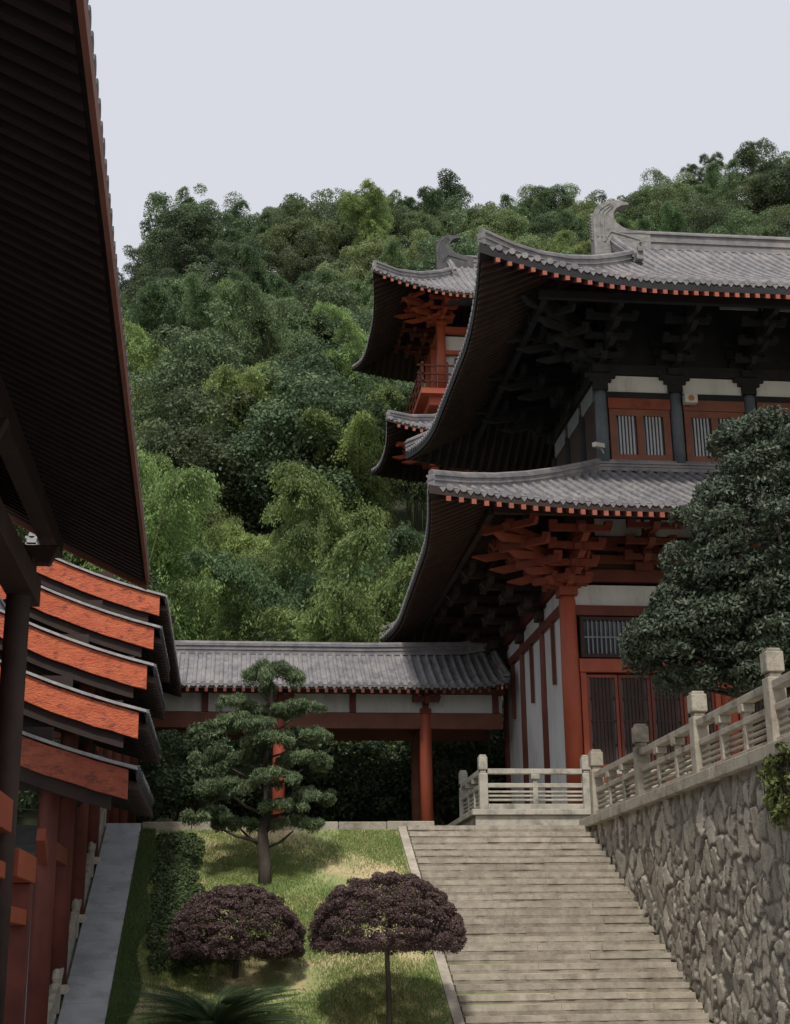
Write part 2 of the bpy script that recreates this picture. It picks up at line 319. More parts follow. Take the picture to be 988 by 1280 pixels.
# ---------------------------------------------------------------- roofs
class Roof:
    def __init__(s,parent,name,tile,raft,endm,ridge=None,soffm=None):
        s.p=parent; s.name=name; s.m=(tile,raft,endm,ridge or tile,soffm or raft); s.t=MB(); s.u=MB(); s.r=MB(); s.e=MB(); s.g=MB()
    def panel(s,O,e,n,L,dmax,prof,lift=0,flare=0,Lc=5,Dm=6,cl=True,cr=True,pitch=.28,r=.075,soff=4,rp=.29,th=.16,rs=.11,ribs=True,ends=True,seg=.45,under=True):
        O=Vector((O[0],O[1],0)); e=Vector((e[0],e[1],0)); n=Vector((n[0],n[1],0)); dmf=dmax if callable(dmax) else (lambda q:dmax)
        def pos(q,d,off=0):
            kl=max(0,1-q/Lc)**2 if cl else 0; kr=max(0,1-(L-q)/Lc)**2 if cr else 0; fd=max(0,1-d/Dm)
            return O+e*q+n*d+((-e-n)*kl+(e-n)*kr)*(flare*fd*.707)+Vector((0,0,prof(d)+lift*(kl+kr)*fd+off))
        ns=max(2,int(L/pitch)); ss=[L*i/ns for i in range(ns+1)]; nd=8
        vs=[pos(q,dmf(q)*j/nd) for q in ss for j in range(nd+1)]
        s.t.add(vs,[(i*(nd+1)+j,(i+1)*(nd+1)+j,(i+1)*(nd+1)+j+1,i*(nd+1)+j+1) for i in range(ns) for j in range(nd)])
        if under:
            vs=[pos(q,min(dmf(q),soff)*j/4,-th) for q in ss for j in range(5)]
            s.u.add(vs,[(i*5+j,i*5+j+1,(i+1)*5+j+1,(i+1)*5+j) for i in range(ns) for j in range(4)])
        vs=[pos(q,0,o_) for q in ss for o_ in (0,-th)]
        s.u.add(vs,[(i*2,i*2+1,i*2+3,i*2+2) for i in range(ns)])
        if ribs:
            for i in range(ns):
                q=(ss[i]+ss[i+1])/2; D=dmf(q)
                if D<.15: continue
                k=max(1,int(D/seg)); vs=[]; rings=0; jx=random.uniform(-.012,.012)
                for j in range(k):
                    jz=random.uniform(-.008,.012)
                    for tt,rr in ((j/k,r),((j+.97)/k,r*.82)):
                        p=pos(q,D*tt)+e*jx+Vector((0,0,jz))
                        for a in range(5):
                            an=math.pi*a/4; vs.append(p+e*(rr*math.cos(an))+Vector((0,0,rr*1.15*math.sin(an))))
                        rings+=1
                fs=[(m*5+a,(m+1)*5+a,(m+1)*5+a+1,m*5+a+1) for m in range(rings-1) for a in range(4)]
                s.t.add(vs,fs)
                p=pos(q,-.03,.02)+Vector((0,0,random.uniform(-.012,.012))); R=r*1.12
                ring=[p+e*(R*math.cos(2*math.pi*a/8))+Vector((0,0,R*math.sin(2*math.pi*a/8))) for a in range(8)]
                s.t.prism(ring,n*.08)
                p2=pos(ss[i],-.02,-.01); s.t.prism([p2-e*pitch*.3,p2+e*pitch*.3,p2-Vector((0,0,.12))],n*.03)
        if under:
            nr=int(L/rp)
            for i in range(nr+1):
                q=(i+.5)*L/(nr+1); D=min(dmf(q),soff)
                if D<.35: continue
                s.r.sweep([pos(q,.05+(D-.05)*j/4,-th) for j in range(5)],rs,-rs,.01,(e.x,e.y))
                if ends: s.e.sweep([pos(q,-.03,-th+random.uniform(-.008,.008)),pos(q,.3,-th)],rs*1.04,-rs*1.12,.0,(e.x,e.y))
        return pos
    def ridge(s,pts,w=.24,h=.34):
        s.g.sweep(pts,w,-.05,h); s.g.sweep(pts,w*1.35,h,h+.05); 
        s.g.sweep(pts,w*1.25,h*.4,h*.4+.04)
        s.g.tube([Vector(p)+Vector((0,0,h+.08)) for p in pts],[w*.38]*len(pts),8)
    def done(s):
        t=s.t.obj(s.name,s.m[0],s.p); s.u.obj('soffit',s.m[4],t); s.r.obj('rafters',s.m[1],t,kind='stuff'); s.e.obj('rafter_ends',s.m[2],t,kind='stuff'); s.g.obj('roof_ridge',s.m[3],t)
        return t
def ridge_fish(parent,x,y,z,sc,sgn,mat):
    P=[(0,-.5),(-.02,.70),(.0,1.0),(.08,1.22),(.24,1.38),(.48,1.48),(.76,1.51),(1.04,1.46),(1.10,1.41),(.86,1.36),(.70,1.25),(.61,1.08),(.61,.92),(.70,.75),(.88,.61),(1.12,.52),(1.4,.46),(1.7,.42),(1.7,-.3)]
    b=MB(); f=lambda px,pz,yy:(x+sgn*px*sc,y+yy,z+pz*sc)
    b.prism([f(a,c,-.21*sc) for a,c in P],(0,.42*sc,0))
    for sy in (-.215,.215):
        for o_ in (.10,.22,.34):
            pts=[(o_,.25),(o_,.75),(o_+.02,1.0),(.12+o_*.9,1.2-o_*.25),(.30+o_*.7,1.34-o_*.35),(.52+o_*.3,1.42-o_*.3)]
            b.tube([f(a,c,sy*sc) for a,c in pts],[.028*sc]*len(pts),5)
        b.tube([f(.3,.1,sy*sc),f(.5,.45,sy*sc),f(.9,.35,sy*sc),f(1.4,.2,sy*sc)],[.03*sc,.04*sc,.035*sc,.02*sc],6)
    for i in range(9):
        zz=.2+.1*i; b.prism([f(0,zz,-.08*sc),f(-.07,zz+.07,-.08*sc),f(0,zz+.1,-.08*sc)],(0,.16*sc,0))
    return b.obj('ridge_ornament',mat,parent,bevel=.012)
def bracket(parent,mat,p,dirs,tiers,step,rise,w=.17,sc=1,lat=True,ang=False):
    b=MB(); p=Vector(p); b.cbox(p+Vector((0,0,.12*sc)),.46*sc,.46*sc,.22*sc)
    for k in range(1,tiers+1):
        z=Vector((0,0,k*rise))
        for d in dirs:
            d=Vector((d[0],d[1],0)); ln=d.length; u=d.normalized(); pr=Vector((-u.y,u.x,0))
            out=k*step*ln
            b.beam(p+z-u*.35,p+z+u*(out+.2),w,rise*.55,.14)
            e=p+z+u*out
            b.cbox(e+Vector((0,0,rise*.40)),.24*sc,.24*sc,rise*.3)
            if lat:
                for q in ([e] if k==tiers else [e,p+z]):
                    l=.50*sc+.07*k
                    b.beam(q-pr*l+Vector((0,0,rise*.12)),q+pr*l+Vector((0,0,rise*.12)),w*.85,rise*.5,.06)
                    for sg in (-1,0,1): b.cbox(q+pr*(l-.1)*sg+Vector((0,0,rise*.52)),.2*sc,.2*sc,rise*.3)
            if ang and k>=2:
                b.beam(p+z+Vector((0,0,rise*.3)),p+z+u*(out+.62)+Vector((0,0,-.34)),w*.95,.17,.34)
    return b.obj('bracket_set',mat,parent)

# ---------------------------------------------------------------- main hall
hall=thing('temple_hall',(18,34,2.6),'two-storey temple hall with sweeping grey tile roofs and red columns','temple')
b=MB(); b.box(5.55,30.45,32.8,44,2.4,3.12); b.box(5.47,30.53,32.72,44.1,3.125,3.25); b.obj('platform',m_whitestone,hall,bevel=.012)
pr=thing('stone_balustrade',(5.78,33,3.25),'pale stone balustrade along the edge of the hall platform','balustrade')
balustrade(pr,[(5.78,35.85),(5.78,33.0),(8.2,33.0),(10.7,33.0),(13.2,33.0),(15.7,33)],3.25,m_whitestone,h=1.26,pw=.2)
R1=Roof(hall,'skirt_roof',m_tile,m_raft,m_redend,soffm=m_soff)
prof=lambda d:9.84+.45*d+.01*d*d
G=5.1
kw=dict(prof=prof,lift=.22,flare=.45,Lc=4.5,Dm=5,soff=4.6,th=.2,rs=.10,rp=.26)
dm=lambda Lx:(lambda q:max(0.0,min(q,G,Lx-q)))
fr=R1.panel((4.55,30.3),(1,0),(0,1),26.95,dm(26.95),**kw)
sd=R1.panel((4.55,30.3),(.035,1),(1,0),15.4,dm(15.4),ends=False,**kw)
R1.panel((31.5,30.3),(0,1),(-1,0),15.4,dm(15.4),ribs=False,ends=False,**kw)
bk=R1.panel((5.09,45.7),(1,0),(0,-1),26.4,dm(26.4),ribs=False,ends=False,**kw)
for q_ in (fr,bk): R1.ridge([q_(q,q) for q in (0.05,.8,1.6,2.5,3.4,4.3,5.1)],.2,.2)
R1.ridge([(9.45,35.25,12.36),(26.6,35.25,12.36)],.2,.14); R1.ridge([(9.5,35.2,12.34),(9.5,40.6,12.34)],.2,.14)
R1.done()
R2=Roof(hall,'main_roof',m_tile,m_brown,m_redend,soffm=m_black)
prof2=lambda d:15.78+.50*d+.022*d*d
G2=5.0; kw=dict(prof=prof2,lift=.62,flare=.5,Lc=4.6,Dm=6,th=.27,rs=.10,rp=.26)
fr=R2.panel((6,30.9),(1,0),(0,1),24.,lambda q:max(0.,q if q<G2 else (24-q if q>19 else 7.1)),soff=5,**kw)
sd=R2.panel((6,30.9),(0,1),(1,0),14.2,lambda q:max(0.,min(q,G2,14.2-q)),soff=4.9,ends=False,**kw)
R2.panel((30,30.9),(0,1),(-1,0),14.2,lambda q:max(0.,min(q,G2,14.2-q)),soff=4.9,ribs=False,ends=False,**kw)
bk=R2.panel((6,45.1),(1,0),(0,-1),24.,lambda q:max(0.,q if q<G2 else (24-q if q>19 else 7.1)),soff=5,ribs=False,ends=False,**kw)
for q_ in (fr,bk): R2.ridge([q_(q,q) for q in (0.05,.8,1.6,2.5,3.4,4.2,5.0)],.22,.24)
R2.ridge([fr(5.1,4.7),fr(5.1,5.5),fr(5.1,6.3),fr(5.1,7.1)],.22,.24)
R2.ridge([bk(5.1,4.7),bk(5.1,7.1)],.22,.24)
R2.ridge([(11.0,38,20.38),(25,38,20.38)],.34,.42)
rt=R2.done()
ridge_fish(rt,10.5,38,20.38,1.0,1,m_orn); ridge_fish(rt,25.5,38,20.38,1.0,-1,m_orn)
for q in ((11.0,.08),(25.,-.08)):
    b=MB(); b.prism([(q[0],35.9,18.6),(q[0],40.1,18.6),(q[0],38,20.3)],(q[1],0,0)); b.obj('gable',m_reddark,rt)
b=MB(); p=fr(5.1,4.6,.25); b.cbox(p,.2,.3,.24); b.cbox(p+Vector((0,-.15,.18)),.15,.15,.18); b.beam(p+Vector((0,-.15,.25)),p+Vector((0,-.28,.36)),.07,.07); b.obj('ridge_figure',m_orn,rt,bevel=.02)
X1=[8.2,12.12,16.04,19.96,23.88,27.8]; Y1c=[34,36.7,39.4,42]
def column(parent,x,y,z0,z1,r,mat,base=True):
    b=MB(); b.tube([(x,y,z0+.12),(x,y,z0+(z1-z0)*.6),(x,y,z1-.1),(x,y,z1)],[r,r,r*.93,r*.8],18); c=b.obj('column',mat,parent,smooth=True)
    if base:
        b=MB(); b.tube([(x,y,z0),(x,y,z0+.06),(x,y,z0+.14)],[r*1.6,r*1.55,r*1.15],18); b.obj('column_base',m_stone,c)
    return c
for x in X1: column(hall,x,34,3.25,8.55,.22,m_red)
for y in Y1c[1:]: column(hall,8.2,y,3.25,8.55,.16,m_reddark); column(hall,27.8,y,3.25,8.55,.16,m_reddark)
b=MB()
for x in (8.16,27.76):
    for a,c in zip(Y1c[:-1],Y1c[1:]): b.box(x,x+.08,a+.15,c-.15,3.27,8.9)
b.box(8.3,27.7,41.96,42.04,3.27,8.9)
for a,c in zip(X1[:-1],X1[1:]): b.box(a+.18,c-.18,33.98,34.06,8.34,8.86)
b.box(9.8,26.2,40.6,40.7,12.5,15.2)
X2=[9.7+2.075*i for i in range(9)]
for a,c in zip(X2[:-1],X2[1:]): b.box(a+.1,c-.1,35.30,35.36,14.62,15.08)
b.obj('wall',m_white,hall)
boxes('upper_side_wall',m_brown,hall,[(9.66,9.74,35.5,40.5,12.5,15.2),(26.26,26.34,35.5,40.5,12.5,15.2)])
boxes('frieze_panel',m_grey,hall,[(9.60,9.655,y0,y0+1.3,14.5,14.95) for y0 in (35.75,37.4,39.15)])
b=MB()
b.box(8.,28.,33.88,34.12,8.95,9.25); b.box(8.08,8.32,34.13,42,8.95,9.25)
for a,c in zip(X1[:-1],X1[1:]):
    b.box(a+.15,c-.15,33.9,34.1,8.08,8.33); b.box(a+.15,c-.15,33.86,34.14,9.4,9.62)
b.box(8.3,27.7,33.9,34.1,9.75,10.1)
for y0,y1 in zip(Y1c[:-1],Y1c[1:]):
    b.box(8.05,8.14,y0+.1,y1-.1,8.2,8.42); b.box(8.05,8.14,(y0+y1)/2-.04,(y0+y1)/2+.04,6.6,8.2)
b.obj('tie_beam',m_reddark,hall,bevel=.01)
boxes('lintel',m_red,hall,[(a+.2,c-.2,33.85,34.12,6.65,6.98) for a,c in zip(X1[:-1],X1[1:])],.01)
def window(parent,x0,x1,y,z0,z1,fm,lm,pm,bars=8,name='window',fw=.09,split=2,bw=.018,rails=1):
    b=MB(); b.box(x0,x1,y+.03,y+.06,z0,z1); w=b.obj(name,pm,parent)
    b=MB(); b.box(x0,x1,y-.06,y+.025,z0,z0+fw); b.box(x0,x1,y-.06,y+.025,z1-fw,z1)
    n=split
    for i in range(n+1):
        xx=x0+(x1-x0-fw)*i/n; b.box(xx,xx+fw,y-.062,y+.022,z0+fw,z1-fw)
    b.obj('frame',fm,w,bevel=.006)
    b=MB()
    for i in range(n):
        xa=x0+(x1-x0-fw)*i/n+fw; xb=x0+(x1-x0-fw)*(i+1)/n
        for j in range(1,bars): 
            xx=xa+(xb-xa)*j/bars; b.box(xx-bw,xx+bw,y-.03,y+.015,z0+fw,z1-fw)
        for j in range(rails):
            zz=z0+(z1-z0)*(j+1)/(rails+1); b.box(xa,xb,y-.035,y+.01,zz-.02,zz+.02)
    b.obj('lattice',lm,w); return w
for i,(a,c) in enumerate(zip(X1[:-1],X1[1:])):
    window(hall,a+.28,c-.28,34.0,7.03,8.05,m_brown,m_grey,m_glass,14,split=2)
    nleaf=4; W_=(c-a-.7)/nleaf
    boxes('door_jamb',m_red,hall,[(a+.22,a+.36,33.88,34.08,3.26,6.64),(c-.36,c-.22,33.88,34.08,3.26,6.64)],.01)
    for j in range(nleaf):
        x0=a+.36+W_*j-.01
        d=window(hall,x0+.01,x0+W_-.01,34.0,4.35,6.6,m_redbrk if j in (0,3) else m_reddark,m_brown,m_grey,7,'door',.075,split=1,bw=.034,rails=3)
        b=MB(); b.box(x0+.02,x0+W_-.02,33.95,34.03,3.3,4.34); b.box(x0+.12,x0+W_-.12,33.93,33.949,3.5,4.2); b.obj('door_panel',m_reddull,d,bevel=.008)
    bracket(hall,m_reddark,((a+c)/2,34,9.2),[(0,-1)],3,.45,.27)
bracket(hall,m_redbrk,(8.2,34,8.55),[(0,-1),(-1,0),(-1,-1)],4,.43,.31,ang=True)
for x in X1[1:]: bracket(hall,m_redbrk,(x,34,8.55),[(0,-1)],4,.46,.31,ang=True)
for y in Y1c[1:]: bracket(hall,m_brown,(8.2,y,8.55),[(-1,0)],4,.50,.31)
b=MB(); b.box(6.0,30,31.7,31.84,9.98,10.18); b.box(5.9,6.04,31.9,44,9.98,10.18); b.box(7,29,33,33.12,10.45,10.64); b.box(7.05,7.17,33.15,43,10.45,10.64); b.obj('eave_purlin',m_brown,hall)
b=MB(); b.box(8.25,27.75,34.02,34.08,9.26,11.2); b.box(8.2,8.26,34.1,42,9.26,11.2); b.obj('bracket_backing',m_brown,hall)
boxes('frieze_panel',m_white,hall,[(xx,xx+1.2,33.985,34.015,10.15,10.6) for xx in np.arange(9.0,27.,1.3)])
for x in X2: column(hall,x,35.3,12.4,14.6,.17,m_bluecol,False)
for y in (37.1,38.9,40.7): column(hall,9.7,y,12.4,14.6,.17,m_black,False)
b=MB(); b.box(9.5,26.5,35.2,35.4,15.1,15.38); b.box(9.6,9.8,35.4,40.8,15.1,15.38)
for a,c in zip(X2[:-1],X2[1:]): b.box(a+.12,c-.12,35.25,35.38,14.42,14.6)
for x in X2:
    for hw,z0_,z1_ in ((.42,14.98,15.098),(.30,14.86,14.978),(.2,14.62,14.858)): b.box(x-hw,x+hw,35.18,35.29,z0_,z1_)
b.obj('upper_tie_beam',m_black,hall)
for i,(a,c) in enumerate(zip(X2[:-1],X2[1:])):
    window(hall,a+.2,c-.2,35.3,12.62,14.1,m_reddull,m_pane,m_glass,6,split=2,fw=.19,bw=.022,rails=0)
    b=MB(); b.box(a+.18,c-.18,35.2,35.33,14.1,14.4); b.obj('window_header',m_redbrk if i==0 else m_reddull,hall)
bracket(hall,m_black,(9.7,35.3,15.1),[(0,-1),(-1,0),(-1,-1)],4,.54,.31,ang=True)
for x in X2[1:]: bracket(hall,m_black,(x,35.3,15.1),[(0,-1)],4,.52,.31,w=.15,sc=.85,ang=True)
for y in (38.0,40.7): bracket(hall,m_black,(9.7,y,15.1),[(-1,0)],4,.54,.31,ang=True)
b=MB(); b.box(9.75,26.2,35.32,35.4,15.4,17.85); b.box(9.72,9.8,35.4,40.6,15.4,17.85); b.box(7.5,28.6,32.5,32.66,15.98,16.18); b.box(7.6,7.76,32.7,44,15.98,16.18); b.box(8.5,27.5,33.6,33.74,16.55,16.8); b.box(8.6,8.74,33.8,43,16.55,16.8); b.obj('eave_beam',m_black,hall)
boxes('frieze_panel',m_grey,hall,[(xx,xx+1.05,33.55,33.59,16.35,16.78) for xx in np.arange(12.6,26.,1.15)])
ls=thing('loudspeaker',(12.1,35.0,14.3),'small beige loudspeaker box fixed beside an upper column','loudspeaker')
b=MB(); b.cbox((12.1,35.02,14.35),.36,.22,.26); b.obj('speaker_case',m_plastic,ls,bevel=.02); b=MB(); b.tube([(12.1,34.93,14.35),(12.1,34.90,14.35)],[.09,.085],14); b.obj('speaker_grille',m_orange,ls)
cc=thing('security_camera',(9.4,35.1,12.9),'small grey security camera on a wall bracket','camera')
b=MB(); b.beam((9.3,34.75,12.88),(9.62,35.0,12.93),.13,.13); b.obj('camera_body',m_plastic,cc,bevel=.02); b=MB(); b.beam((9.55,35.0,12.9),(9.7,35.2,12.75),.04,.04); b.obj('camera_arm',m_plastic,cc)

# ---------------------------------------------------------------- far pavilion
pv=thing('pavilion',(13,60,10),'distant red pavilion with curved tile roofs and a balcony among trees','pavilion')
R=Roof(pv,'main_roof',m_tile,m_brown,m_redend,soffm=m_soff)
pf=lambda d:27.35+.6*d+.03*d*d; kw=dict(prof=pf,lift=.75,flare=.5,Lc=4,Dm=5,soff=3.6,pitch=.3)
fr=R.panel((5.9,55.4),(1,0),(0,1),15.,lambda q:max(0.,q if q<3.6 else (15-q if q>11.4 else 5)),**kw)
R.panel((5.9,55.4),(0,1),(1,0),10.,lambda q:max(0.,min(q,3.6,10-q)),ends=False,**kw)
R.panel((20.9,55.4),(0,1),(-1,0),10.,lambda q:max(0.,min(q,3.6,10-q)),ribs=False,ends=False,**kw)
R.panel((5.9,65.4),(1,0),(0,-1),15.,lambda q:max(0.,q if q<3.6 else (15-q if q>11.4 else 5)),ribs=False,ends=False,**kw)
R.ridge([fr(q,q) for q in (0.05,1,2,3,3.6)],.22,.25); R.ridge([fr(3.8,3.4),fr(3.8,5)],.22,.25); R.ridge([(9.6,60.4,31.1),(17.2,60.4,31.1)],.3,.4)
rt=R.done(); ridge_fish(rt,9.1,60.4,31.1,1.0,1,m_tiledark)
R=Roof(pv,'skirt_roof',m_tile,m_brown,m_redend,soffm=m_soff)
pf=lambda d:20.95+.5*d+.02*d*d; kw=dict(prof=pf,lift=.4,flare=.3,Lc=3.,Dm=4,soff=3.,pitch=.3)
d3=lambda Lx:(lambda q:max(0.,min(q,3.0,Lx-q)))
fr=R.panel((6.3,55.3),(1,0),(0,1),14.2,d3(14.2),**kw); R.panel((6.3,55.3),(0,1),(1,0),6.4,d3(6.4),ends=False,**kw)
R.panel((20.5,55.3),(0,1),(-1,0),6.4,d3(6.4),ribs=False,ends=False,**kw); R.panel((6.3,61.7),(1,0),(0,-1),14.2,d3(14.2),ribs=False,ends=False,**kw)
R.ridge([fr(q,q) for q in (0.05,1,2,3.)],.2,.2); R.done()
for x in (9,11.2,13.4,15.6,17.8): column(pv,x,58.9,23.9,27.6,.2,m_red,False)
for y in (60.9,62.9): column(pv,9,y,23.9,27.6,.2,m_red,False)
b=MB(); b.box(9.1,17.7,59.1,59.16,24,26.9); b.box(9.05,9.11,59.2,62.8,24,26.9); b.obj('wall',m_white,pv)
b=MB(); b.box(8.8,18,58.8,59.05,26.95,27.25); b.box(8.85,9.08,59,63,26.95,27.25); b.box(8.8,18,58.8,59,25.9,26.1); b.obj('tie_beam',m_red,pv)
boxes('window',m_glass,pv,[(9.6,11,58.98,59.08,24.7,25.8),(11.6,13,58.98,59.08,24.7,25.8)])
for x in (11.2,13.4,15.6,17.8): bracket(pv,m_redbrk,(x,58.9,27.25),[(0,-1)],3,.5,.24)
bracket(pv,m_red,(9,58.9,27.25),[(0,-1),(-1,0),(-1,-1)],3,.5,.24,ang=True)
for y in (60.9,62.9): bracket(pv,m_reddark,(9,y,27.25),[(-1,0)],3,.5,.24)
b=MB(); b.box(7.9,19,57.8,63.5,23.6,23.85); b.box(8.3,18.8,58.2,63.2,23.2,23.6); b.obj('balcony_floor',m_red,pv)
b=MB()
for z in (24.15,24.5,24.9): b.box(7.75,19,57.83,57.91,z,z+.07); b.box(7.93,8.01,57.6,63.5,z,z+.07)
for x in np.arange(7.97,19,1.1): b.box(x-.05,x+.05,57.82,57.92,23.86,25.1)
for y in np.arange(58.9,63.5,1.1): b.box(7.92,8.02,y-.05,y+.05,23.86,25.1)
b.obj('balcony_railing',m_reddark,pv)
b=MB(); b.box(9.2,17.6,58.2,63,9,22.4); b.obj('lower_storey',m_reddull,pv)
for x in (8.2,9.6,11.2,13.4): bracket(pv,m_redbrk,(x,58.0,20.2),[(0,-1)],4,.42,.2)
bracket(pv,m_red,(8.4,57.6,20.1),[(0,-1),(-1,0),(-1,-1)],3,.40,.22,ang=True)
column(pv,8.4,57.6,9,20.1,.2,m_red,False)

# ---------------------------------------------------------------- connecting gallery
gl=thing('covered_gallery',(3,42,2.6),'open covered walkway with grey tile roof and red columns','gallery')
R=Roof(gl,'gallery_roof',m_tile,m_brown,m_reddark)
pf=lambda d:7.42+.54*d+.04*d*d; kw=dict(prof=pf,pitch=.25,r=.07,soff=2.,rp=.26,th=.12,rs=.08)
lf=dict(lift=.18,flare=.0,Lc=1.5,Dm=3,cl=False)
fr=R.panel((-6.5,40.),(1,0),(0,1),14.4,2.1,**kw,**lf); bk=R.panel((-6.5,44.2),(1,0),(0,-1),14.4,2.1,ribs=False,**kw,**lf)
R.ridge([(-6.4,42.1,8.72),(4,42.1,8.72),(6.8,42.1,8.78),(7.95,42.1,8.97)],.22,.2); R.ridge([fr(14.3,0.1),fr(14.3,.7),fr(14.3,1.4),fr(14.3,2.1)],.16,.14); R.done()
XG=[-2.85,1.36,5.55]
for x in XG:
    column(gl,x,41,2.62,6.8,.18,m_red); column(gl,x,43.2,2.62,6.8,.16,m_reddull)
b=MB(); b.box(-6,7.8,40.9,41.1,6.33,6.78); b.box(-6,7.8,43.1,43.3,6.33,6.78)
b.box(-6,7.9,40.92,41.08,7.34,7.5); b.box(-6,7.9,43.12,43.28,7.34,7.5)
for x in XG: b.box(x-.1,x+.1,41.1,43.1,6.4,6.75)
b.obj('tie_beam',m_reddull,gl,bevel=.01)
boxes('frieze',m_white,gl,[(-5.9,7.8,y-.03,y+.03,6.8,7.33) for y in (41,43.2)])
boxes('frieze_strut',m_reddark,gl,[(x-.09,x+.09,40.88,41.12,6.79,7.33) for x in (-2.85,-.75,1.36,3.45,5.55,7.6)])
for x in XG: bracket(gl,m_reddark,(x,41,6.75),[(0,-1)],1,.35,.35,w=.12,sc=.7)
b=MB(); b.box(7.7,7.8,40.95,43.2,7.3,8.3); b.obj('gable_wall',m_reddark,gl)

# ---------------------------------------------------------------- climbing gallery
cg=thing('stepped_gallery',(-4.3,25,-.5),'hillside stair gallery with stepped tile roofs and weathered red barge boards','gallery')
for k in range(5):
    Yk=21+2.25*k; ze=2.63+1.19*k; Lk=4.3 if k<4 else 10.6
    R=Roof(cg,'tiered_roof',m_tile if k==4 else m_tiledark,m_soff,m_brown,ridge=m_verge)
    xe=-1.32-.03*k
    pf=lambda d,ze=ze:ze+.24*d+.04*d*d
    kw=dict(prof=pf,pitch=.26,r=.065,soff=2.8,rp=.3,th=.16,rs=.10,cl=False,cr=False)
    a=R.panel((xe,Yk),(0,1),(-1,0),Lk,2.9,**kw); c=R.panel((-8.6-xe,Yk),(0,1),(1,0),Lk,2.9,ribs=False,**kw)
    R.ridge([(-4.3,Yk,pf(2.9)),(-4.3,Yk+Lk,pf(2.9))],.2,.22)
    R.g.sweep([a(.02,d) for d in (0,.5,1,1.5,2,2.5,2.9)],.28,.0,.045,(0,1)); R.g.sweep([c(.02,d) for d in (0,.7,1.4,2.1,2.9)],.28,.0,.045,(0,1))
    R.done()
    dd=[.12+.23*j for j in range(13)]
    for side in (a,c):
        b=MB(); pts=[side(-.03,d,-.02+random.uniform(-.008,.008)) for d in dd]; b.sweep(pts,.07,-.42,0,(0,1)); b.obj('barge_board',m_redbright if k else m_redbrown,cg,bevel=.008)
        b=MB(); b.sweep([side(.05,d,-.02) for d in dd[1:]],.05,-.62,-.425,(0,1)); b.obj('soffit_board',m_soff,cg)
    b=MB()
    b.box(-6.1,-2.5,Yk+.5,Yk+.7,ze+.05,ze+.35); b.box(-6.,-2.6,Yk+.55,Yk+.62,ze+.35,ze+.7)
    b.box(-2.68,-2.5,Yk+.72,Yk+Lk-.2,ze-.1,ze+.15)
    b.obj('tie_beam',m_soff,cg)
    b=MB(); b.box(-4.3,-1.75,Yk+.25,Yk+.3,ze-.25,ze+.25); b.obj('gable_board',m_soff,cg)
    zg=hill(-3,Yk+.6)
    column(cg,-2.6,Yk+.6,zg,ze+.25,.15,m_reddark); column(cg,-6.0,Yk+.6,zg,ze+.25,.15,m_reddark)
    b=MB(); b.box(-2.68,-2.52,Yk+.78,Yk+2.7,ze-1.15,ze-.9); b.beam((-2.6,Yk+.42,ze-1.2),(-2.6,Yk-.1,ze-.9),.12,.2); b.obj('rail_beam',m_redbrk,cg)
for y in (33,36,39): column(cg,-2.6,y,2.6,7.4,.16,m_reddark); column(cg,-6,y,2.6,7.4,.16,m_reddark)
b=MB()
for y in np.arange(21,30,.3):
    z=hill(0,y+.15); b.box(-6.2,-2.5,y,y+.3,z-.5,z+.12)
b.obj('gallery_steps',m_ramp,cg)
b=MB(); b.box(-6.3,-6.2,20.9,40,-1.6,9.0) ; b.obj('rear_wall',m_brown,cg)
gb=thing('stone_balustrade',(-2.5,25,0),'pale carved stone balustrade sloping up beside the stair gallery','balustrade')
for k in range(5):
    y=20.95+2.25*k; z=hill(0,y)
    b=MB(); b.cbox((-2.53,y,z+.27),.13,.13,.44); b.tube([(-2.53,y,z+.49),(-2.53,y,z+.56),(-2.53,y,z+.66),(-2.53,y,z+.7)],[.045,.07,.06,.02],10); b.obj('post',m_stone,gb,bevel=.012)
    if k<4:
        y2=y+2.25; z2=hill(0,y2); A=Vector((-2.53,y+.08,z)); C=Vector((-2.53,y2-.08,z2)); q=lambda h:Vector((0,0,h))
        b=MB(); b.beam(A+q(.42),C+q(.42),.09,.08); b.beam(A+q(.22),C+q(.22),.05,.2)
        b.obj('railing_panel',m_stone,gb,bevel=.012)

# ---------------------------------------------------------------- near hall with big eave
nh=thing('temple_building',(-5,12,-1.6),'large dark temple building with deep rafter-lined eaves and brown columns','temple')
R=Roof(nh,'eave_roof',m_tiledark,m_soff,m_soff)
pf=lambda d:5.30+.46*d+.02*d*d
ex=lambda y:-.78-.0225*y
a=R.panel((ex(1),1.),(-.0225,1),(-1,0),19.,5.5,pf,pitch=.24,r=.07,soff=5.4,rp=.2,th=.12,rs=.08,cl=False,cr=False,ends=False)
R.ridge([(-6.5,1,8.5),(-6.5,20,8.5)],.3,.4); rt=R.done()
b=MB(); b.sweep([(ex(1)+.01,1,5.28),(ex(20)+.01,20,5.28)],.04,-.17,-.02); b.obj('fascia_board',m_reddull,rt)
b=MB(); b.sweep([a(19.02,d,-.06) for d in (0,1,2,3,4,5.4)],.07,-.2,.02,(0,1)); b.obj('barge_board',m_reddull,rt)
b=MB(); b.box(-2.62,-2.40,1,19.8,5.42,5.72); b.box(-2.95,-2.6,1,19.3,4.6,4.95); b.obj('eave_purlin',m_brown,nh)
for y in (4.6,9.3,14,18.7):
    column(nh,-2.80,y,-1.6,5.0,.165,m_brown)
    b=MB(); b.beam((-2.9,y,5.15),(-2.3,y,5.15),.16,.26,.12); b.cbox((-2.78,y,5.02),.34,.34,.16); b.obj('bracket_set',m_brown,nh,bevel=.02)
b=MB(); b.box(-3.3,-3.2,1,19.5,-1.6,6.6); b.obj('wall',m_reddark,nh)
